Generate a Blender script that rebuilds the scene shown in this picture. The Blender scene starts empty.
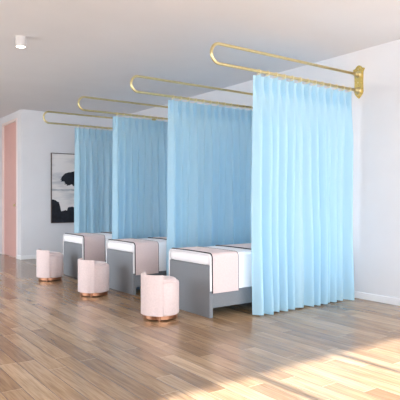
import bpy, bmesh, math, random
from mathutils import Vector, Matrix, noise

C = bpy.context.scene.collection
H = 1.1                       # eye height in metres; plan distances below are given in eye heights
PI = math.pi
def R(d): return math.radians(d)

# ------------------------------------------------------------------ materials
def srgb(r, g, b):
    f = lambda c: (c/255/12.92) if c/255 <= 0.04045 else ((c/255+0.055)/1.055)**2.4
    return (f(r), f(g), f(b), 1)

def new_mat(name):
    m = bpy.data.materials.new(name); m.use_nodes = True
    nt = m.node_tree
    return m, nt, nt.nodes['Principled BSDF'], nt.nodes['Material Output']

def N(nt, kind, **kw):
    n = nt.nodes.new(kind)
    for k, v in kw.items(): setattr(n, k, v)
    return n

def simple(name, col, rough=0.6, metal=0.0, nscale=None, namp=0.06, bump=0.0, bscale=200, sheen=0.0, spec=None):
    m, nt, b, out = new_mat(name)
    b.inputs['Base Color'].default_value = col
    b.inputs['Roughness'].default_value = rough
    b.inputs['Metallic'].default_value = metal
    if spec is not None: b.inputs['Specular IOR Level'].default_value = spec
    if sheen: b.inputs['Sheen Weight'].default_value = sheen
    tc = N(nt, 'ShaderNodeTexCoord')
    if nscale:
        t = N(nt, 'ShaderNodeTexNoise'); t.inputs['Scale'].default_value = nscale; t.inputs['Detail'].default_value = 6
        nt.links.new(tc.outputs['Object'], t.inputs['Vector'])
        r = N(nt, 'ShaderNodeValToRGB')
        r.color_ramp.elements[0].position = 0.3; r.color_ramp.elements[1].position = 0.7
        r.color_ramp.elements[0].color = tuple(c*(1-namp) for c in col[:3])+(1,)
        r.color_ramp.elements[1].color = tuple(min(1, c*(1+namp)) for c in col[:3])+(1,)
        nt.links.new(t.outputs['Fac'], r.inputs['Fac']); nt.links.new(r.outputs['Color'], b.inputs['Base Color'])
    if bump:
        t2 = N(nt, 'ShaderNodeTexNoise'); t2.inputs['Scale'].default_value = bscale; t2.inputs['Detail'].default_value = 3
        nt.links.new(tc.outputs['Object'], t2.inputs['Vector'])
        bp = N(nt, 'ShaderNodeBump'); bp.inputs['Strength'].default_value = bump; bp.inputs['Distance'].default_value = 0.002
        nt.links.new(t2.outputs['Fac'], bp.inputs['Height']); nt.links.new(bp.outputs['Normal'], b.inputs['Normal'])
    return m

M = {}
M['wall'] = simple('wall paint', srgb(224, 224, 228), 0.75, nscale=3, namp=0.015, bump=0.12, bscale=160)
M['ceiling'] = simple('ceiling paint', srgb(220, 219, 222), 0.85, nscale=2, namp=0.015)
M['trim'] = simple('white trim gloss', srgb(236, 237, 240), 0.4)
M['door'] = simple('pink lacquer', srgb(222, 176, 168), 0.5, nscale=5, namp=0.02)
M['casing'] = simple('pale casing lacquer', srgb(232, 216, 212), 0.5)
M['brass'] = simple('brushed brass', (0.70, 0.59, 0.32, 1), 0.30, 0.92, nscale=40, namp=0.10)
M['brass_worn'] = simple('cast brass', (0.60, 0.46, 0.15, 1), 0.42, 0.9, nscale=60, namp=0.22)
M['ring'] = simple('pale gilt ring', (0.86, 0.74, 0.46, 1), 0.35, 0.5)
M['copper'] = simple('rose copper', (0.40, 0.19, 0.11, 1), 0.32, 0.9)
M['bed_fabric'] = simple('grey bed upholstery', srgb(120, 124, 130), 0.9, nscale=90, namp=0.10, bump=0.4, bscale=420, sheen=0.15)
M['linen'] = simple('white linen', srgb(240, 240, 243), 0.85, bump=0.2, bscale=300)
M['mattress'] = simple('white mattress cover', srgb(236, 235, 238), 0.9, bump=0.2, bscale=250)
M['pink'] = simple('blush throw', srgb(213, 194, 193), 0.9, nscale=70, namp=0.05, bump=0.35, bscale=350, sheen=0.2)
M['velvet'] = simple('blush velvet', srgb(211, 192, 190), 0.85, nscale=60, namp=0.06, bump=0.3, bscale=300, sheen=0.3)
M['piping'] = simple('black piping', srgb(36, 34, 40), 0.7)
M['lamp_body'] = simple('satin nickel paint', srgb(206, 202, 202), 0.4)
M['frame_wood'] = simple('dark picture frame', srgb(78, 62, 56), 0.5, nscale=30, namp=0.2)
M['window_frame'] = simple('window frame paint', srgb(225, 225, 225), 0.5)
M['bounce_slab'] = simple('terrace stone', srgb(190, 186, 180), 0.9, nscale=2, namp=0.08)
M['steel'] = simple('satin steel', (0.6, 0.6, 0.6, 1), 0.3, 1.0)

def curtain_mat():
    m, nt, b, out = new_mat('pale blue voile')
    col = srgb(197, 233, 250)
    tc = N(nt, 'ShaderNodeTexCoord')
    mp = N(nt, 'ShaderNodeMapping'); mp.inputs['Scale'].default_value = (900, 900, 500)
    nt.links.new(tc.outputs['Object'], mp.inputs['Vector'])
    t = N(nt, 'ShaderNodeTexNoise'); t.inputs['Scale'].default_value = 1.0
    nt.links.new(mp.outputs['Vector'], t.inputs['Vector'])
    r = N(nt, 'ShaderNodeValToRGB')
    r.color_ramp.elements[0].color = tuple(c*0.95 for c in col[:3])+(1,)
    r.color_ramp.elements[1].color = tuple(min(1, c*1.03) for c in col[:3])+(1,)
    nt.links.new(t.outputs['Fac'], r.inputs['Fac'])
    d = N(nt, 'ShaderNodeBsdfDiffuse'); tr = N(nt, 'ShaderNodeBsdfTranslucent')
    nt.links.new(r.outputs['Color'], d.inputs['Color']); nt.links.new(r.outputs['Color'], tr.inputs['Color'])
    mx = N(nt, 'ShaderNodeMixShader'); mx.inputs['Fac'].default_value = 0.45
    nt.links.new(d.outputs[0], mx.inputs[1]); nt.links.new(tr.outputs[0], mx.inputs[2])
    tp = N(nt, 'ShaderNodeBsdfTransparent'); tp.inputs['Color'].default_value = (0.85, 0.95, 1, 1)
    mx2 = N(nt, 'ShaderNodeMixShader'); mx2.inputs['Fac'].default_value = 0.07
    nt.links.new(mx.outputs[0], mx2.inputs[1]); nt.links.new(tp.outputs[0], mx2.inputs[2])
    nt.links.new(mx2.outputs[0], out.inputs['Surface'])
    nt.nodes.remove(b)
    return m
M['curtain'] = curtain_mat()

def floor_mat():
    m, nt, b, out = new_mat('oak planks')
    L = nt.links.new
    tc = N(nt, 'ShaderNodeTexCoord'); sp = N(nt, 'ShaderNodeSeparateXYZ'); L(tc.outputs['Object'], sp.inputs[0])
    def math_(op, a, b_=None):
        n = N(nt, 'ShaderNodeMath', operation=op)
        for i, v in enumerate((a, b_)):
            if v is None: continue
            if isinstance(v, (int, float)): n.inputs[i].default_value = v
            else: L(v, n.inputs[i])
        return n.outputs[0]
    PW, PL = 0.120, 1.05
    xr = math_('DIVIDE', sp.outputs['X'], PW)
    row = math_('FLOOR', xr); fx = math_('FRACT', xr)
    wn = N(nt, 'ShaderNodeTexWhiteNoise', noise_dimensions='1D'); L(row, wn.inputs['W'])
    yr = math_('ADD', math_('DIVIDE', sp.outputs['Y'], PL), math_('MULTIPLY', wn.outputs['Value'], 7.0))
    colm = math_('FLOOR', yr); fy = math_('FRACT', yr)
    cv = N(nt, 'ShaderNodeCombineXYZ'); L(row, cv.inputs[0]); L(colm, cv.inputs[1])
    w2 = N(nt, 'ShaderNodeTexWhiteNoise', noise_dimensions='2D'); L(cv.outputs[0], w2.inputs['Vector'])
    ramp = N(nt, 'ShaderNodeValToRGB')
    cols = [(0.0, (144, 116, 88)), (0.3, (163, 135, 105)), (0.6, (175, 148, 117)), (0.85, (191, 165, 135)), (1.0, (152, 124, 96))]
    cr = ramp.color_ramp
    cr.elements[0].position = cols[0][0]; cr.elements[0].color = srgb(*cols[0][1])
    cr.elements[1].position = cols[-1][0]; cr.elements[1].color = srgb(*cols[-1][1])
    for p, c in cols[1:-1]:
        e = cr.elements.new(p); e.color = srgb(*c)
    L(w2.outputs['Value'], ramp.inputs['Fac'])
    # grain, stretched along the plank, shifted per plank
    off = N(nt, 'ShaderNodeVectorMath', operation='SCALE'); L(w2.outputs['Color'], off.inputs[0]); off.inputs['Scale'].default_value = 37
    add = N(nt, 'ShaderNodeVectorMath', operation='ADD'); L(tc.outputs['Object'], add.inputs[0]); L(off.outputs[0], add.inputs[1])
    mp = N(nt, 'ShaderNodeMapping'); mp.inputs['Scale'].default_value = (15, 1.5, 1); L(add.outputs[0], mp.inputs['Vector'])
    g = N(nt, 'ShaderNodeTexNoise'); g.inputs['Scale'].default_value = 1.0; g.inputs['Detail'].default_value = 6; g.inputs['Distortion'].default_value = 1.2
    L(mp.outputs[0], g.inputs['Vector'])
    gr = N(nt, 'ShaderNodeValToRGB'); gr.color_ramp.elements[0].position = 0.3; gr.color_ramp.elements[1].position = 0.68
    gr.color_ramp.elements[0].color = (0.74, 0.69, 0.63, 1); gr.color_ramp.elements[1].color = (1.10, 1.09, 1.08, 1)
    L(g.outputs['Fac'], gr.inputs['Fac'])
    mul = N(nt, 'ShaderNodeMix', data_type='RGBA', blend_type='MULTIPLY'); mul.inputs[0].default_value = 1.0
    L(ramp.outputs['Color'], mul.inputs[6]); L(gr.outputs['Color'], mul.inputs[7])
    # fine dark pores along the grain
    mp2 = N(nt, 'ShaderNodeMapping'); mp2.inputs['Scale'].default_value = (95, 4.0, 1); L(add.outputs[0], mp2.inputs['Vector'])
    g2 = N(nt, 'ShaderNodeTexNoise'); g2.inputs['Scale'].default_value = 1.0; g2.inputs['Detail'].default_value = 3; L(mp2.outputs[0], g2.inputs['Vector'])
    gr2 = N(nt, 'ShaderNodeValToRGB'); gr2.color_ramp.elements[0].position = 0.36; gr2.color_ramp.elements[1].position = 0.58
    gr2.color_ramp.elements[0].color = (0.78, 0.74, 0.70, 1); gr2.color_ramp.elements[1].color = (1.03, 1.03, 1.02, 1); L(g2.outputs['Fac'], gr2.inputs['Fac'])
    mulb = N(nt, 'ShaderNodeMix', data_type='RGBA', blend_type='MULTIPLY'); mulb.inputs[0].default_value = 1.0
    L(mul.outputs[2], mulb.inputs[6]); L(gr2.outputs['Color'], mulb.inputs[7]); mul = mulb
    # joints: dark long seams, end joints painted pale for the glint of their bevels
    ex = math_('MULTIPLY', math_('MINIMUM', fx, math_('SUBTRACT', 1.0, fx)), PW)
    ey = math_('MULTIPLY', math_('MINIMUM', fy, math_('SUBTRACT', 1.0, fy)), PL)
    sx = math_('LESS_THAN', ex, 0.0016); sy = math_('LESS_THAN', ey, 0.0018)
    m1 = N(nt, 'ShaderNodeMix', data_type='RGBA'); L(sx, m1.inputs[0]); L(mul.outputs[2], m1.inputs[6]); m1.inputs[7].default_value = srgb(92, 66, 48)
    m2 = N(nt, 'ShaderNodeMix', data_type='RGBA'); L(sy, m2.inputs[0]); L(m1.outputs[2], m2.inputs[6]); m2.inputs[7].default_value = srgb(208, 182, 150)
    L(m2.outputs[2], b.inputs['Base Color'])
    rr = N(nt, 'ShaderNodeMapRange'); L(g.outputs['Fac'], rr.inputs[0]); rr.inputs[3].default_value = 0.14; rr.inputs[4].default_value = 0.19
    L(rr.outputs[0], b.inputs['Roughness'])
    b.inputs['Specular IOR Level'].default_value = 0.5
    hgt = math_('SUBTRACT', 1.0, sx)
    bp = N(nt, 'ShaderNodeBump'); bp.inputs['Strength'].default_value = 0.25; bp.inputs['Distance'].default_value = 0.002
    L(hgt, bp.inputs['Height']); L(bp.outputs[0], b.inputs['Normal'])
    return m
M['floor'] = floor_mat()

def paper_mat():
    m, nt, b, out = new_mat('washed paper')
    tc = N(nt, 'ShaderNodeTexCoord'); mp = N(nt, 'ShaderNodeMapping'); mp.inputs['Scale'].default_value = (1.2, 1, 6)
    nt.links.new(tc.outputs['Object'], mp.inputs['Vector'])
    t = N(nt, 'ShaderNodeTexNoise'); t.inputs['Scale'].default_value = 1.4; t.inputs['Detail'].default_value = 5
    nt.links.new(mp.outputs[0], t.inputs['Vector'])
    r = N(nt, 'ShaderNodeValToRGB')
    r.color_ramp.elements[0].position = 0.30; r.color_ramp.elements[0].color = srgb(196, 196, 200)
    r.color_ramp.elements[1].position = 0.52; r.color_ramp.elements[1].color = srgb(238, 233, 231)
    nt.links.new(t.outputs['Fac'], r.inputs['Fac']); nt.links.new(r.outputs['Color'], b.inputs['Base Color'])
    b.inputs['Roughness'].default_value = 0.8
    return m
M['paper'] = paper_mat()
M['ink'] = simple('blue black ink', srgb(24, 28, 38), 0.8, nscale=14, namp=0.5)
M['mist'] = simple('grey ink wash', srgb(186, 187, 192), 0.85, nscale=8, namp=0.15)

def glow(name, col, s):
    m, nt, b, out = new_mat(name)
    b.inputs['Base Color'].default_value = col
    b.inputs['Emission Color'].default_value = col; b.inputs['Emission Strength'].default_value = s
    return m
M['lamp'] = glow('lamp diffuser', (1, 0.96, 0.9, 1), 6.0)

# ------------------------------------------------------------------ mesh helpers
def obj(name, bm, m, parent=None, smooth=False, recalc=True):
    if recalc: bmesh.ops.recalc_face_normals(bm, faces=bm.faces[:])
    me = bpy.data.meshes.new(name); bm.to_mesh(me); bm.free()
    if smooth:
        for p in me.polygons: p.use_smooth = True
    me.materials.append(m)
    o = bpy.data.objects.new(name, me); C.objects.link(o)
    if parent: o.parent = parent
    return o

def auto_smooth(o, ang=40):
    me = o.data
    for p in me.polygons: p.use_smooth = True
    bm = bmesh.new(); bm.from_mesh(me)
    for e in bm.edges:
        e.smooth = not (len(e.link_faces) == 2 and e.calc_face_angle(0) > R(ang))
    bm.to_mesh(me); bm.free()
    return o

def thing(name, label, cat, loc=(0, 0, 0), rz=0, group=None):
    o = bpy.data.objects.new(name, None); C.objects.link(o)
    o.empty_display_size = 0.1
    o.location = loc; o.rotation_euler = (0, 0, rz)
    o['label'] = label; o['category'] = cat
    if group: o['group'] = group
    return o

def copy_thing(root, loc, label):
    r = root.copy(); C.objects.link(r); r.location = loc; r['label'] = label
    for ch in list(root.children):
        c = ch.copy(); C.objects.link(c); c.parent = r
        for g in list(ch.children):
            d = g.copy(); C.objects.link(d); d.parent = c
    return r

def box(bm, x0, x1, y0, y1, z0, z1, bev=0.0, seg=2):
    vs = [bm.verts.new((x, y, z)) for x in (x0, x1) for y in (y0, y1) for z in (z0, z1)]
    idx = [(0, 1, 3, 2), (4, 6, 7, 5), (0, 4, 5, 1), (2, 3, 7, 6), (0, 2, 6, 4), (1, 5, 7, 3)]
    fs = [bm.faces.new([vs[i] for i in f]) for f in idx]
    if bev:
        es = list({e for f in fs for e in f.edges})
        bmesh.ops.bevel(bm, geom=es, offset=bev, segments=seg, profile=0.5, affect='EDGES')
    return bm

def tube(bm, path, r, n=12, cap=True, closed=False):
    """sweep a circle along a 3-D polyline"""
    P = [Vector(p) for p in path]; rings = []
    m = len(P); prev = None
    for i, p in enumerate(P):
        if closed: t = (P[(i+1) % m]-P[i-1]).normalized()
        else: t = (P[min(i+1, m-1)]-P[max(i-1, 0)]).normalized()
        if prev is None:
            a = Vector((0, 0, 1)) if abs(t.z) < 0.9 else Vector((1, 0, 0))
            u = t.cross(a).normalized()
        else:
            u = (prev - t*prev.dot(t)).normalized()
        prev = u; w = t.cross(u)
        rings.append([bm.verts.new(p + (u*math.cos(2*PI*k/n)+w*math.sin(2*PI*k/n))*r) for k in range(n)])
    for i in range(m if closed else m-1):
        A, B = rings[i], rings[(i+1) % m]
        for k in range(n): bm.faces.new((A[k], A[(k+1) % n], B[(k+1) % n], B[k]))
    if cap and not closed:
        bm.faces.new(rings[0][::-1]); bm.faces.new(rings[-1])
    return bm

def lathe(bm, prof, n=48, axis='Z', origin=(0, 0, 0)):
    """spin (r, h) profile; r==0 ends close in a point"""
    O = Vector(origin); rings = []
    for r, h in prof:
        if r <= 1e-6:
            q = (0, 0, h) if axis == 'Z' else (h, 0, 0)
            rings.append([bm.verts.new(O+Vector(q))]); continue
        ring = []
        for k in range(n):
            a = 2*PI*k/n
            q = (r*math.cos(a), r*math.sin(a), h) if axis == 'Z' else (h, r*math.cos(a), r*math.sin(a))
            ring.append(bm.verts.new(O+Vector(q)))
        rings.append(ring)
    for A, B in zip(rings, rings[1:]):
        for k in range(n):
            k2 = (k+1) % n
            if len(A) == 1 and len(B) == 1: continue
            if len(A) == 1: bm.faces.new((A[0], B[k], B[k2]))
            elif len(B) == 1: bm.faces.new((A[k], B[0], A[k2]))
            else: bm.faces.new((A[k], A[k2], B[k2], B[k]))
    return bm

def prism(bm, pts, f0, f1):
    """extrude closed outline pts between maps f0 and f1 (each (a,b)->Vector)"""
    A = [bm.verts.new(f0(*p)) for p in pts]; B = [bm.verts.new(f1(*p)) for p in pts]
    n = len(pts)
    for i in range(n): bm.faces.new((A[i], A[(i+1) % n], B[(i+1) % n], B[i]))
    bm.faces.new(A[::-1]); bm.faces.new(B)
    return bm

def structure(name, bm, m, parent=None):
    o = obj(name, bm, m, parent)
    if parent is None: o['kind'] = 'structure'
    return o

# ------------------------------------------------------------------ room shell
XR, XL = 4.44*H, -1.60*H          # right / left walls
YB, YH, YF = 8.86*H, 12.2*H, -1.0*H   # back wall, hall end, window wall
XC = 2.73*H                       # corner where the hall opens beside the back wall
ZC = 2.52*H
T = 0.12
structure('floor', box(bmesh.new(), XL-T, XR+T, YF-0.2, YH+T, -0.12, 0), M['floor'])
structure('ceiling', box(bmesh.new(), XL-T, XR+T, YF-0.2, YH+T, ZC, ZC+0.15), M['ceiling'])
structure('wall_right', box(bmesh.new(), XR, XR+T, YF-0.2, YB+0.0, 0, ZC), M['wall'])
LY0, LY1, LZ = 4.7*H, 8.7*H, 2.10*H        # unseen glazed stretch added in the left wall for more daylight
bm = bmesh.new()
box(bm, XL-T, XL, YF-0.2, LY0, 0, ZC); box(bm, XL-T, XL, LY1, YH, 0, ZC); box(bm, XL-T, XL, LY0, LY1, LZ, ZC)
structure('wall_left', bm, M['wall'])
structure('wall_back', box(bmesh.new(), XC, XR+T, YB, YB+T, 0, ZC), M['wall'])
D0, D1, DZ = 9.09*H, 9.95*H, 2.38*H      # hall doorway along Y, its height
bm = bmesh.new()
box(bm, XC, XC+T, YB+T, D0, 0, ZC); box(bm, XC, XC+T, D1, YH, 0, ZC); box(bm, XC, XC+T, D0, D1, DZ, ZC)
structure('wall_hall', bm, M['wall'])
structure('wall_end', box(bmesh.new(), XL-T, XC+T, YH, YH+T, 0, ZC), M['wall'])
# pink door set in the hall side wall
d = structure('door_1', box(bmesh.new(), XC+0.02, XC+0.06, D0+0.03, D1-0.03, 0.005, DZ-0.03, 0.003, 1), M['door'])
bm = bmesh.new(); lathe(bm, [(0, -0.055), (0.018, -0.055), (0.026, -0.045), (0.024, -0.03), (0.010, -0.022), (0.010, 0.0)], 20, 'X', (XC+0.02, D0+0.12, 1.0))
obj('door_handle', bm, M['brass'], d, True)
bm = bmesh.new()
box(bm, XC-0.012, XC+0.08, D0-0.02, D0+0.03, 0, DZ+0.02); box(bm, XC-0.012, XC+0.08, D1-0.03, D1+0.02, 0, DZ+0.02)
box(bm, XC-0.012, XC+0.08, D0+0.03, D1-0.03, DZ-0.03, DZ+0.02)
structure('trim_1', bm, M['casing'])
# baseboards
BH = 0.075
structure('baseboard_right', box(bmesh.new(), XR-0.014, XR, YF, YB, 0, BH, 0.004, 2), M['trim'])
structure('baseboard_back', box(bmesh.new(), XC-0.014, XR-0.014, YB-0.014, YB, 0, BH, 0.004, 2), M['trim'])
structure('baseboard_hall', box(bmesh.new(), XC-0.014, XC, YB, D0-0.02, 0, BH, 0.004, 2), M['trim'])
structure('baseboard_left', box(bmesh.new(), XL, XL+0.014, LY1, YH, 0, BH, 0.004, 2), M['trim'])
for i in range(3):
    a, b_ = LY0+(LY1-LY0)*i/3, LY0+(LY1-LY0)*(i+1)/3; w = 0.04
    bm = bmesh.new()
    box(bm, XL-0.10, XL-0.04, a, a+w, 0, LZ); box(bm, XL-0.10, XL-0.04, b_-w, b_, 0, LZ)
    box(bm, XL-0.10, XL-0.04, a+w, b_-w, 0, 0.05); box(bm, XL-0.10, XL-0.04, a+w, b_-w, LZ-0.05, LZ)
    structure('window_%d' % (20+i), bm, M['window_frame'])  # frames of the added, unseen left glazing that brightens the deep bays
# window wall behind the camera: lintel, low kerb, full-height casements between slim mullions
WZ = 2.30*H
structure('wall_front', box(bmesh.new(), XL, XR, YF-0.2, YF, WZ, ZC), M['wall'])
edges = [XL] + [H*(2.02+0.71*k) for k in range(-4, 4)] + [XR]
edges = sorted(e for e in edges if XL <= e <= XR)
for i, (a, b_) in enumerate(zip(edges, edges[1:])):
    bm = bmesh.new(); w = 0.032
    y0, y1 = YF-0.12, YF-0.06
    box(bm, a, a+w, y0, y1, 0, WZ); box(bm, b_-w, b_, y0, y1, 0, WZ)
    box(bm, a+w, b_-w, y0, y1, 0, 0.05); box(bm, a+w, b_-w, y0, y1, WZ-0.05, WZ)
    structure('window_%d' % (i+1), bm, M['window_frame'])
# unseen slab added outside the windows to bounce daylight onto the ceiling
structure('bounce_slab', box(bmesh.new(), XL-10, XR+6, YF-8.0, YH+4, -0.30, -0.125), M['bounce_slab'])

# ------------------------------------------------------------------ picture
PX0, PX1, PZ0, PZ1 = 3.235*H, 4.10*H, 0.60*H, 1.815*H
pw, ph = PX1-PX0, PZ1-PZ0
pic = thing('framed_picture', 'tall framed ink landscape print hanging on the back wall behind the rearmost curtain', 'picture', (PX0, YB, PZ0))
bm = bmesh.new(); fw = 0.012
box(bm, 0, fw, -0.03, 0, 0, ph); box(bm, pw-fw, pw, -0.03, 0, 0, ph)
box(bm, fw, pw-fw, -0.03, 0, 0, fw); box(bm, fw, pw-fw, -0.03, 0, ph-fw, ph)
obj('picture_frame', bm, M['frame_wood'], pic)
pr = obj('print', box(bmesh.new(), fw, pw-fw, -0.016, -0.002, fw, ph-fw), M['paper'], pic)
random.seed(5)
def blob(pts, y0, y1):
    return prism(bmesh.new(), pts, lambda a, b: Vector((a, y0, b)), lambda a, b: Vector((a, y1, b)))
# dark rocky ground along the bottom edge
pts = [(fw, fw), (pw-fw, fw)]
n = 40; top = []
for i in range(n+1):
    u = i/n
    base = 0.315 if u < 0.16 else (0.265 if u < 0.20 else (0.175 if u < 0.34 else 0.225))
    zz = ph*(base + 0.030*noise.noise(Vector((u*9, 1.3, 0))) + 0.012*noise.noise(Vector((u*40, 7.3, 0))))
    top.append((fw+(pw-2*fw)*u, zz))
obj('ink_rocks', blob(pts+top[::-1], -0.0175, -0.0155), M['ink'], pic)
# dark crown mass with a ragged outline, leaning in from the right
pts = []
for k in range(120):
    a = 2*PI*k/120
    rr = 1+0.20*noise.noise(Vector((2.2*math.cos(a), 2.2*math.sin(a), 4.1)))+(0.05 if math.sin(a) > 0 else 0.30)*noise.noise(Vector((9*math.cos(a), 9*math.sin(a), 5)))
    z = math.sin(a); z = z*0.115 if z > 0 else z*0.095
    pts.append((pw*(0.53+0.38*math.cos(a)*rr*0.80), ph*(0.63+z*rr)))
obj('ink_crown', blob(pts, -0.0175, -0.0155), M['ink'], pic)
# faint grey wash under the crown
top = [(fw+(pw-2*fw)*i/30, ph*(0.485+0.012*noise.noise(Vector((i*0.35, 3, 0))))) for i in range(31)]
bot = [(fw+(pw-2*fw)*i/30, ph*(0.462+0.012*noise.noise(Vector((i*0.45, 9, 0))))) for i in range(31)]
obj('ink_horizon', blob(bot+top[::-1], -0.0170, -0.0155), M['mist'], pic)

# ------------------------------------------------------------------ ceiling spotlight
sp = thing('ceiling_spotlight', 'small round surface mounted spotlight on the ceiling', 'ceiling light', (1.52*H, 4.95*H, ZC))
bm = bmesh.new(); lathe(bm, [(0, 0), (0.056, 0), (0.056, -0.006), (0.052, -0.008), (0.052, -0.098), (0.050, -0.1), (0.044, -0.1), (0.044, -0.088), (0, -0.088)], 40)
auto_smooth(obj('housing', bm, M['lamp_body'], sp))
bm = bmesh.new(); lathe(bm, [(0, -0.090), (0.043, -0.090), (0.043, -0.097), (0.030, -0.102), (0, -0.104)], 40)
auto_smooth(obj('diffuser', bm, M['lamp'], sp))

# ------------------------------------------------------------------ curtain rods
BAYS = [3.37, 4.745, 6.09, 7.40]         # along the right wall
ZU, ZL = 2.272*H, 2.110*H                 # upper and lower run of the loop
RT = 0.0145
def make_rod(i):
    XT = (2.543, 2.56, 2.56, 2.585)[i]*H             # tip of the loop
    t = thing('curtain_rod', rod_labels[i], 'curtain rod', (XR, BAYS[i]*H, (ZU+ZL)/2), 0, 'brass looped curtain rods')
    r = (ZU-ZL)/2; xc = XT+RT+r-XR
    path = [(-0.01, 0, r), (xc*0.5, 0, r)] + [(xc+r*math.cos(a), 0, r*math.sin(a)) for a in [R(90+180*k/24) for k in range(25)]] + [(xc*0.5, 0, -r), (-0.01, 0, -r)]
    bm = bmesh.new(); tube(bm, path, RT, 16)
    obj('looped_tube', bm, M['brass'], t, True)
    # cast wall plate: shield outline, stepped, with a crest
    half = [(0.0, -0.178), (0.012, -0.170), (0.030, -0.152), (0.050, -0.128), (0.058, -0.100), (0.056, -0.060), (0.054, 0.0), (0.056, 0.060),
            (0.056, 0.105), (0.060, 0.122), (0.072, 0.138), (0.074, 0.152), (0.060, 0.158), (0.044, 0.160), (0.034, 0.176), (0.016, 0.188), (0.0, 0.192)]
    pts = half + [(-a, b) for a, b in half[-2:0:-1]]
    bm = bmesh.new()
    prism(bm, pts, lambda a, b: Vector((0, a, b)), lambda a, b: Vector((-0.012, a, b)))
    prism(bm, [(a*0.80, b*0.90) for a, b in pts], lambda a, b: Vector((-0.011, a, b)), lambda a, b: Vector((-0.020, a*0.92, b*0.96)))
    pl = obj('wall_plate', bm, M['brass_worn'], t)
    for zz in (r, -r):
        bm = bmesh.new()
        lathe(bm, [(0, -0.014), (0.040, -0.014), (0.040, -0.022), (0.030, -0.030), (0.024, -0.034), (0.024, -0.075), (0.020, -0.080), (RT*0.98, -0.080)], 28, 'X', (0, 0, zz))
        auto_smooth(obj('socket', bm, M['brass'], t))
    for zz in (0.150, -0.140, 0.0):
        bm = bmesh.new(); lathe(bm, [(0.009, -0.016), (0.009, -0.021), (0.005, -0.0245), (0, -0.025)], 14, 'X', (0, 0, zz))
        obj('screw', bm, M['brass'], pl, True)
    return t
rod_labels = ['brass looped curtain rod nearest the camera, its shield shaped wall plate in full view',
              'brass looped curtain rod over the second curtain from the front',
              'brass looped curtain rod over the third curtain, second from the back wall',
              'rearmost brass looped curtain rod, reaching out in front of the framed picture']
for i in range(4): make_rod(i)

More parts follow.
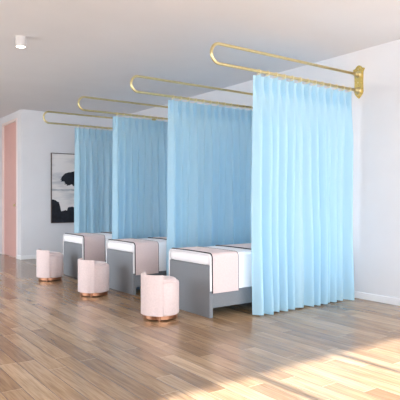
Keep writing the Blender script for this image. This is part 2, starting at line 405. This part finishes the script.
# ------------------------------------------------------------------ curtains
CX1 = 4.335*H
CTOP = 2.082*H
NP = 13
def sstep(a, b, x):
    t = min(1, max(0, (x-a)/(b-a))); return t*t*(3-2*t)
def make_curtain(i, label):
    CX0 = (3.02, 3.03, 3.045, 3.075)[i]*H; CW = CX1-CX0
    t = thing('curtain', label, 'curtain', (CX0, BAYS[i]*H, 0), 0, 'pale blue curtains hanging from the brass rods')
    rnd = random.Random(11+i)
    ph_ = rnd.random()*10
    amp = [rnd.uniform(0.55, 1.4) for _ in range(NP+2)]
    skew = [rnd.uniform(-0.35, 0.35) for _ in range(NP+2)]
    jit = [0]+[rnd.uniform(-1, 1) for _ in range(NP-1)]+[0]
    ph2 = [rnd.uniform(0.25, 1.0) for _ in range(NP)]
    nx, nz = NP*22, 56
    bm = bmesh.new(); grid = []
    for iz in range(nz+1):
        f = iz/nz; f = f**1.25                      # rows closer together near the heading
        z = CTOP*(1-f) + 0.012*f                    # hem just clear of the floor
        dn = 1-z/CTOP
        row = []
        for ix in range(nx+1):
            s = ix/nx
            q = s*NP; k = min(NP-1, int(q)); fr = q-k       # pleat k, its crest at 0.5
            # heading: a narrow pinched crest, a flat span between pleats
            c = abs(fr-0.5)
            pinch = math.exp(-(c/0.115)**2)
            ripple = 0.22*math.cos(c*2*PI/0.11)*math.exp(-(c/0.13)**2)
            # below: rounded folds run straight down from the pleats, each with its own width and depth
            wj = 0.030*sstep(0.05, 0.8, dn)
            kk = min(NP-1, max(0, k-1))
            while kk < NP-1 and s > (kk+1)/NP + jit[kk+1]*wj: kk += 1
            b0 = kk/NP + jit[kk]*wj; b1 = (kk+1)/NP + jit[kk+1]*wj
            f_ = min(1, max(0, (s-b0)/(b1-b0)))
            soft = (0.5-0.5*math.cos(2*PI*f_))**0.8
            m_ = sstep(0.04, 0.24, dn)
            dep = (0.042*(pinch+ripple))*(1-m_) + (0.060+0.030*dn)*amp[kk]*soft*m_
            dep += 0.012*ph2[kk]*math.sin(2*PI*f_)**2*m_*(1-0.6*dn)
            nv = noise.noise(Vector((s*6.0+ph_, dn*2.2, i*3.1)))*0.018*sstep(0.1, 0.8, dn)
            nv += noise.noise(Vector((s*34.0+ph_, dn*3.0, i*5.7)))*0.0055*sstep(0.05, 0.4, dn)
            x = CW*s + 0.010*dn*noise.noise(Vector((s*9+ph_, dn*1.5, 8+i)))
            # below each pinch the cloth gathers in, then fans out
            x += CW/NP*(0.5-fr)*0.55*math.exp(-((dn-0.05)/0.035)**2)*(1-2*c)*0.8
            # the cloth is nipped in hard to either side of each pleat a little below the top edge
            dep -= 0.034*math.exp(-((c-0.19)/0.075)**2)*math.exp(-((dn-0.040)/0.028)**2)
            y = 0.022 + 0.026*sstep(0.0, 0.6, dn) - dep - nv
            sag = 0.008*(1-pinch)*math.exp(-(dn/0.02)**2)      # top edge dips between hooks
            row.append(bm.verts.new((x, y, z - sag + (0.006*noise.noise(Vector((s*25, ph_, 2))) if iz == nz else 0))))
        grid.append(row)
    for a in range(nz):
        for b in range(nx):
            bm.faces.new((grid[a][b], grid[a+1][b], grid[a+1][b+1], grid[a][b+1]))
    obj('cloth_panel', bm, M['curtain'], t, True, False)
    # a ring over the rod and a hook at every pleat
    ring_me = None
    for k in range(NP):
        x = CW*(k+0.5)/NP
        if ring_me is None:
            bm = bmesh.new(); rr = 0.0225; zc = ZL-(rr-RT)+0.0040
            tube(bm, [(0, rr*math.cos(a), zc+rr*math.sin(a)) for a in [2*PI*j/24 for j in range(24)]], 0.0046, 8, closed=True)
            zb = zc-rr
            tube(bm, [(0, 0, zb-0.001), (0, 0.002, zb-0.012), (0, -0.002, CTOP-0.012)], 0.0026, 6)
            ro = obj('ring', bm, M['ring'], t, True); ring_me = ro.data
        else:
            ro = bpy.data.objects.new('ring', ring_me); C.objects.link(ro); ro.parent = t
        ro.location.x = x
    return t
cl = ['brightest pale blue pleated curtain, nearest the camera, hanging full length to the wooden floor',
      'pale blue pleated curtain second from the front, hanging behind the nearest bed',
      'pale blue pleated curtain third from the front, hanging behind the middle bed',
      'rearmost pale blue pleated curtain, partly covering the framed picture']
for i in range(4): make_curtain(i, cl[i])

# ------------------------------------------------------------------ treatment beds
BX0, BX1 = 2.665*H, 4.40*H
BW = 0.625*H
BTOP = 0.536*H
PANZ = 0.442*H
def drape_path(off, zlow, n=8):
    """cross-section over the bed, from near hem over the top to far hem: list of (y, z)"""
    y0, y1, zt = -off, BW+off, BTOP+off
    r = 0.042
    p = [(y0-0.004, zlow)] + [(y0-0.004+0.004*k/6, zlow+(zt-r-zlow)*k/6) for k in range(1, 6)]
    p += [(y0+r-r*math.cos(a), zt-r+r*math.sin(a)) for a in [PI/2*k/n for k in range(n+1)]]
    p += [(y0+r+(y1-y0-2*r)*k/8, zt+0.003*math.sin(PI*k/8)) for k in range(1, 8)]
    p += [(y1-r+r*math.sin(a), zt-r+r*math.cos(a)) for a in [PI/2*k/n for k in range(n+1)]]
    p += [(y1+0.004*k/6, zt-r+(zlow-zt+r)*k/6) for k in range(1, 7)]
    return p
def drape(x0, x1, off, zlow, nx, th, seed):
    bm = bmesh.new(); path = drape_path(off, zlow); rows = []
    def wob(x, y, z):
        side = sstep(BTOP-0.02, zlow, z)
        dy = 0.004*side*noise.noise(Vector((x*9+seed, z*3, 0 if y < BW/2 else 5)))
        return (x, y+(-abs(dy) if y < BW/2 else abs(dy)), z+0.0015*noise.noise(Vector((x*8, y*8, seed))))
    for sgn in (0, 1):
        pth = drape_path(off-(th if sgn else 0), zlow)
        rows.append([[bm.verts.new(wob(x0+(x1-x0)*i/nx, y, z)) for (y, z) in pth] for i in range(nx+1)])
    O, I = rows; m = len(path)
    for i in range(nx):
        for j in range(m-1):
            bm.faces.new((O[i][j], O[i+1][j], O[i+1][j+1], O[i][j+1]))
            bm.faces.new((I[i][j], I[i][j+1], I[i+1][j+1], I[i+1][j]))
    for j in range(m-1):
        bm.faces.new((O[0][j], O[0][j+1], I[0][j+1], I[0][j])); bm.faces.new((O[nx][j], I[nx][j], I[nx][j+1], O[nx][j+1]))
    for i in range(nx):
        bm.faces.new((O[i][0], I[i][0], I[i+1][0], O[i+1][0])); bm.faces.new((O[i][m-1], O[i+1][m-1], I[i+1][m-1], I[i][m-1]))
    return bm
def edge_piping(x, off, zlow, r=0.0045):
    bm = bmesh.new(); tube(bm, [(x, y, z) for y, z in drape_path(off, zlow)], r, 8)
    return bm
def hem_piping(x0, x1, off, zlow, near, r=0.0035):
    y = (-off-0.004) if near else (BW+off+0.004)
    return tube(bmesh.new(), [(x0+(x1-x0)*k/6, y, zlow) for k in range(7)], r, 8)
GB = 'grey upholstered treatment beds'
def make_bed():
    t = thing('treatment_bed', '', 'bed', (BX0, 3.54*H, 0), 0, GB)
    Lb = BX1-BX0
    bm = bmesh.new(); box(bm, 0, 0.042, 0, BW, 0, PANZ, 0.007, 3)
    auto_smooth(obj('foot_panel', bm, M['bed_fabric'], t))
    bm = bmesh.new(); box(bm, Lb-0.042, Lb, 0, BW, 0, PANZ, 0.007, 3)
    auto_smooth(obj('head_panel', bm, M['bed_fabric'], t))
    for y0, y1 in ((0.010, 0.045), (BW-0.045, BW-0.010)):
        bm = bmesh.new(); box(bm, 0.040, Lb-0.040, y0, y1, 0.080*H, PANZ-0.01, 0.006, 2)
        auto_smooth(obj('side_rail', bm, M['bed_fabric'], t))
    bm = bmesh.new(); box(bm, 0.040, Lb-0.040, 0.045, BW-0.045, 0.36*H, PANZ-0.004, 0.0)
    obj('slat_base', bm, M['bed_fabric'], t)
    bm = bmesh.new(); box(bm, -0.004, Lb-0.01, 0.012, BW-0.012, PANZ, BTOP-0.004, 0.034, 5)
    mt = auto_smooth(obj('mattress', bm, M['mattress'], t))
    bm = tube(bmesh.new(), [(-0.0055, 0.05+(BW-0.1)*k/8, PANZ+0.012) for k in range(9)], 0.003, 8)
    obj('seam', bm, M['linen'], mt, True)
    return t
def make_sheet():
    t = thing('bed_sheet', '', 'sheet', (BX0, 3.54*H, 0), 0, 'white sheets with dark edging on the beds')
    o = drape(0.0, BX1-BX0-0.03, 0.007, 0.228*H, 40, 0.006, 2.0)
    auto_smooth(obj('cloth', o, M['linen'], t), 60)
    obj('edge_piping', edge_piping(0.0, 0.007, 0.228*H, 0.0035), M['linen'], t, True)
    return t
def make_throw(x0, x1, seed):
    t = thing('throw_blanket', '', 'blanket', (BX0, 3.54*H, 0), 0, 'blush pink throws with black edging across the beds')
    auto_smooth(obj('cloth', drape(x0, x1, 0.0135, 0.211*H, 14, 0.006, seed), M['pink'], t), 60)
    for x, q in ((x0, 0.0058), (x1, 0.0034)): obj('edge_piping', edge_piping(x, 0.0125, 0.211*H, q), M['piping'], t, True)
    for near in (True, False): obj('hem_piping', hem_piping(x0, x1, 0.0115, 0.211*H, near, 0.003), M['pink'], t, True)
    return t
bed = make_bed(); sheet = make_sheet()
throw_f = make_throw(0.022, 0.338, 4.0); throw_h = make_throw(0.60, 1.20, 7.0)
which = ['nearest', 'middle', 'rearmost']
step = [0, 1.338*H, 2.655*H]
bl = ['grey upholstered treatment bed nearest the camera, beside the brightest curtain',
      'middle grey upholstered treatment bed, between the second and third curtains',
      'rearmost grey upholstered treatment bed, in front of the curtain by the picture']
sl = ['white sheet draped over the nearest grey bed, hanging down its sides',
      'white sheet draped over the middle grey bed',
      'white sheet draped over the rearmost grey bed']
fl = ['blush pink throw with black edging across the foot of the nearest bed',
      'blush pink throw with black edging across the foot of the middle bed',
      'blush pink throw with black edging across the foot of the rearmost bed']
hl = ['second blush pink throw with black edge, further up the nearest bed',
      'second blush pink throw with black edge, further up the middle bed',
      'second blush pink throw with black edge, further up the rearmost bed']
for src, labs in ((bed, bl), (sheet, sl), (throw_f, fl), (throw_h, hl)):
    src['label'] = labs[0]
    for i in (1, 2):
        copy_thing(src, src.location + Vector((0, step[i], 0)), labs[i])

# ------------------------------------------------------------------ stools
def make_stool():
    t = thing('tub_stool', '', 'stool', (2.345*H, 3.81*H, 0), 0, 'round blush velvet stools at the bed ends')
    r = 0.160*H; zb = 0.042*H; zs = 0.322*H; zr = 0.382*H
    bm = bmesh.new()
    lathe(bm, [(0, zb), (r-0.012, zb), (r-0.003, zb+0.005), (r, zb+0.016), (r, zs-0.022), (r-0.005, zs-0.008), (r-0.016, zs-0.001),
               (r-0.026, zs+0.002)], 64)
    bmesh.ops.contextual_create(bm, geom=[e for e in bm.edges if e.is_boundary])
    auto_smooth(obj('body', bm, M['velvet'], t), 50)
    bm = bmesh.new()
    ri = r-0.026
    lathe(bm, [(0, zs-0.02), (ri-0.004, zs-0.02), (ri, zs-0.006), (ri-0.002, zs+0.010), (ri-0.016, zs+0.020), (ri-0.06, zs+0.027), (0, zs+0.030)], 64)
    auto_smooth(obj('seat_pad', bm, M['velvet'], t), 50)
    # wrap-round low back: a curved shell from the base up past the seat
    ro = r+0.006; rin = r-0.024
    prof = [(ro, zb+0.004), (ro, zr-0.014), (ro-0.004, zr-0.004), (ro-0.013, zr), (rin+0.005, zr-0.002), (rin, zr-0.010), (rin, zb+0.004)]
    bm = bmesh.new(); cols = []; n = 44
    a0, a1 = R(120), R(247)
    for k in range(n+1):
        a = a0+(a1-a0)*k/n
        cols.append([bm.verts.new((q*math.cos(a), q*math.sin(a), z)) for q, z in prof])
    for k in range(n):
        for j in range(len(prof)):
            j2 = (j+1) % len(prof)
            bm.faces.new((cols[k][j], cols[k][j2], cols[k+1][j2], cols[k+1][j]))
    bm.faces.new(cols[0]); bm.faces.new(cols[-1][::-1])
    bk = auto_smooth(obj('backrest', bm, M['velvet'], t), 50)
    for a in (a0, a1):                     # welt down each end of the shell
        bm = tube(bmesh.new(), [((ro+0.001)*math.cos(a), (ro+0.001)*math.sin(a), zb+0.006+(zr-0.014-zb-0.006)*k/4) for k in range(5)], 0.0028, 8)
        obj('welt', bm, M['velvet'], bk, True)
    bm = bmesh.new(); lathe(bm, [(0, 0.010), (r-0.024, 0.010), (r-0.022, 0.012), (r-0.022, zb+0.004), (0, zb+0.004)], 56)
    o = auto_smooth(obj('plinth', bm, M['copper'], t)); o['label'] = 'rose copper plinth'
    for a in (45, 135, 225, 315):
        a = R(a+10); c = Vector((math.cos(a), math.sin(a), 0))*(r-0.027)
        bm = bmesh.new(); lathe(bm, [(0, 0), (0.011, 0), (0.013, zb+0.002), (0, zb+0.002)], 20, 'Z', c)
        o = auto_smooth(obj('leg', bm, M['copper'], t)); o['label'] = 'short copper leg'
    return t
stool = make_stool()
stl = ['round blush velvet stool with low back at the foot of the nearest bed',
       'round blush velvet stool with low back at the foot of the middle bed',
       'smallest looking round blush velvet stool, at the foot of the rearmost bed']
stool['label'] = stl[0]
for i in (1, 2): copy_thing(stool, (2.345*H, (3.81, 5.145, 6.44)[i]*H, 0), stl[i])

# ------------------------------------------------------------------ light
W = bpy.data.worlds.new('sky'); bpy.context.scene.world = W; W.use_nodes = True
bg = W.node_tree.nodes['Background']
bg.inputs['Color'].default_value = (0.86, 0.93, 1.0, 1); bg.inputs['Strength'].default_value = 7.0
sun = bpy.data.lights.new('sun', 'SUN'); sun.energy = 14.0; sun.angle = R(1.0); sun.color = (1, 0.97, 0.93)
so = bpy.data.objects.new('sun', sun); C.objects.link(so)
# the lintel's shadow falls at Y = 2.27 H
el = math.atan2(WZ-0.05, 2.29*H-(YF-0.06))
so.rotation_euler = (PI/2-el, 0, 0)       # shines towards +Y and down
so.location = (2, -6, 6)
pt = bpy.data.lights.new('window_portal', 'AREA'); pt.shape = 'RECTANGLE'; pt.size = XR-XL; pt.size_y = WZ
pt.cycles.is_portal = True
po = bpy.data.objects.new('window_portal', pt); C.objects.link(po)
po.location = ((XL+XR)/2, YF-0.13, WZ/2); po.rotation_euler = (PI/2, 0, 0)
pt2 = bpy.data.lights.new('side_portal', 'AREA'); pt2.shape = 'RECTANGLE'; pt2.size = LZ; pt2.size_y = LY1-LY0
pt2.cycles.is_portal = True
po2 = bpy.data.objects.new('side_portal', pt2); C.objects.link(po2)
po2.location = (XL-0.11, (LY0+LY1)/2, LZ/2); po2.rotation_euler = (0, -PI/2, 0)

# ------------------------------------------------------------------ camera
cam = bpy.data.cameras.new('camera'); co = bpy.data.objects.new('camera', cam); C.objects.link(co)
cam.sensor_fit = 'HORIZONTAL'; cam.sensor_width = 36; cam.lens = 36*525/400
cam.clip_start = 0.05
co.location = (0, 0, H); co.rotation_euler = (PI/2, 0, -math.atan2(0.587, 0.81))
S = bpy.context.scene; S.camera = co
S.view_settings.view_transform = 'Standard'; S.view_settings.look = 'None'
S.view_settings.gamma = 1; S.view_settings.use_curve_mapping = False
S.view_settings.exposure = 0.24
S.cycles.use_denoising = True
S.cycles.max_bounces = 12; S.cycles.diffuse_bounces = 8; S.cycles.transparent_max_bounces = 16
S.cycles.sample_clamp_indirect = 8
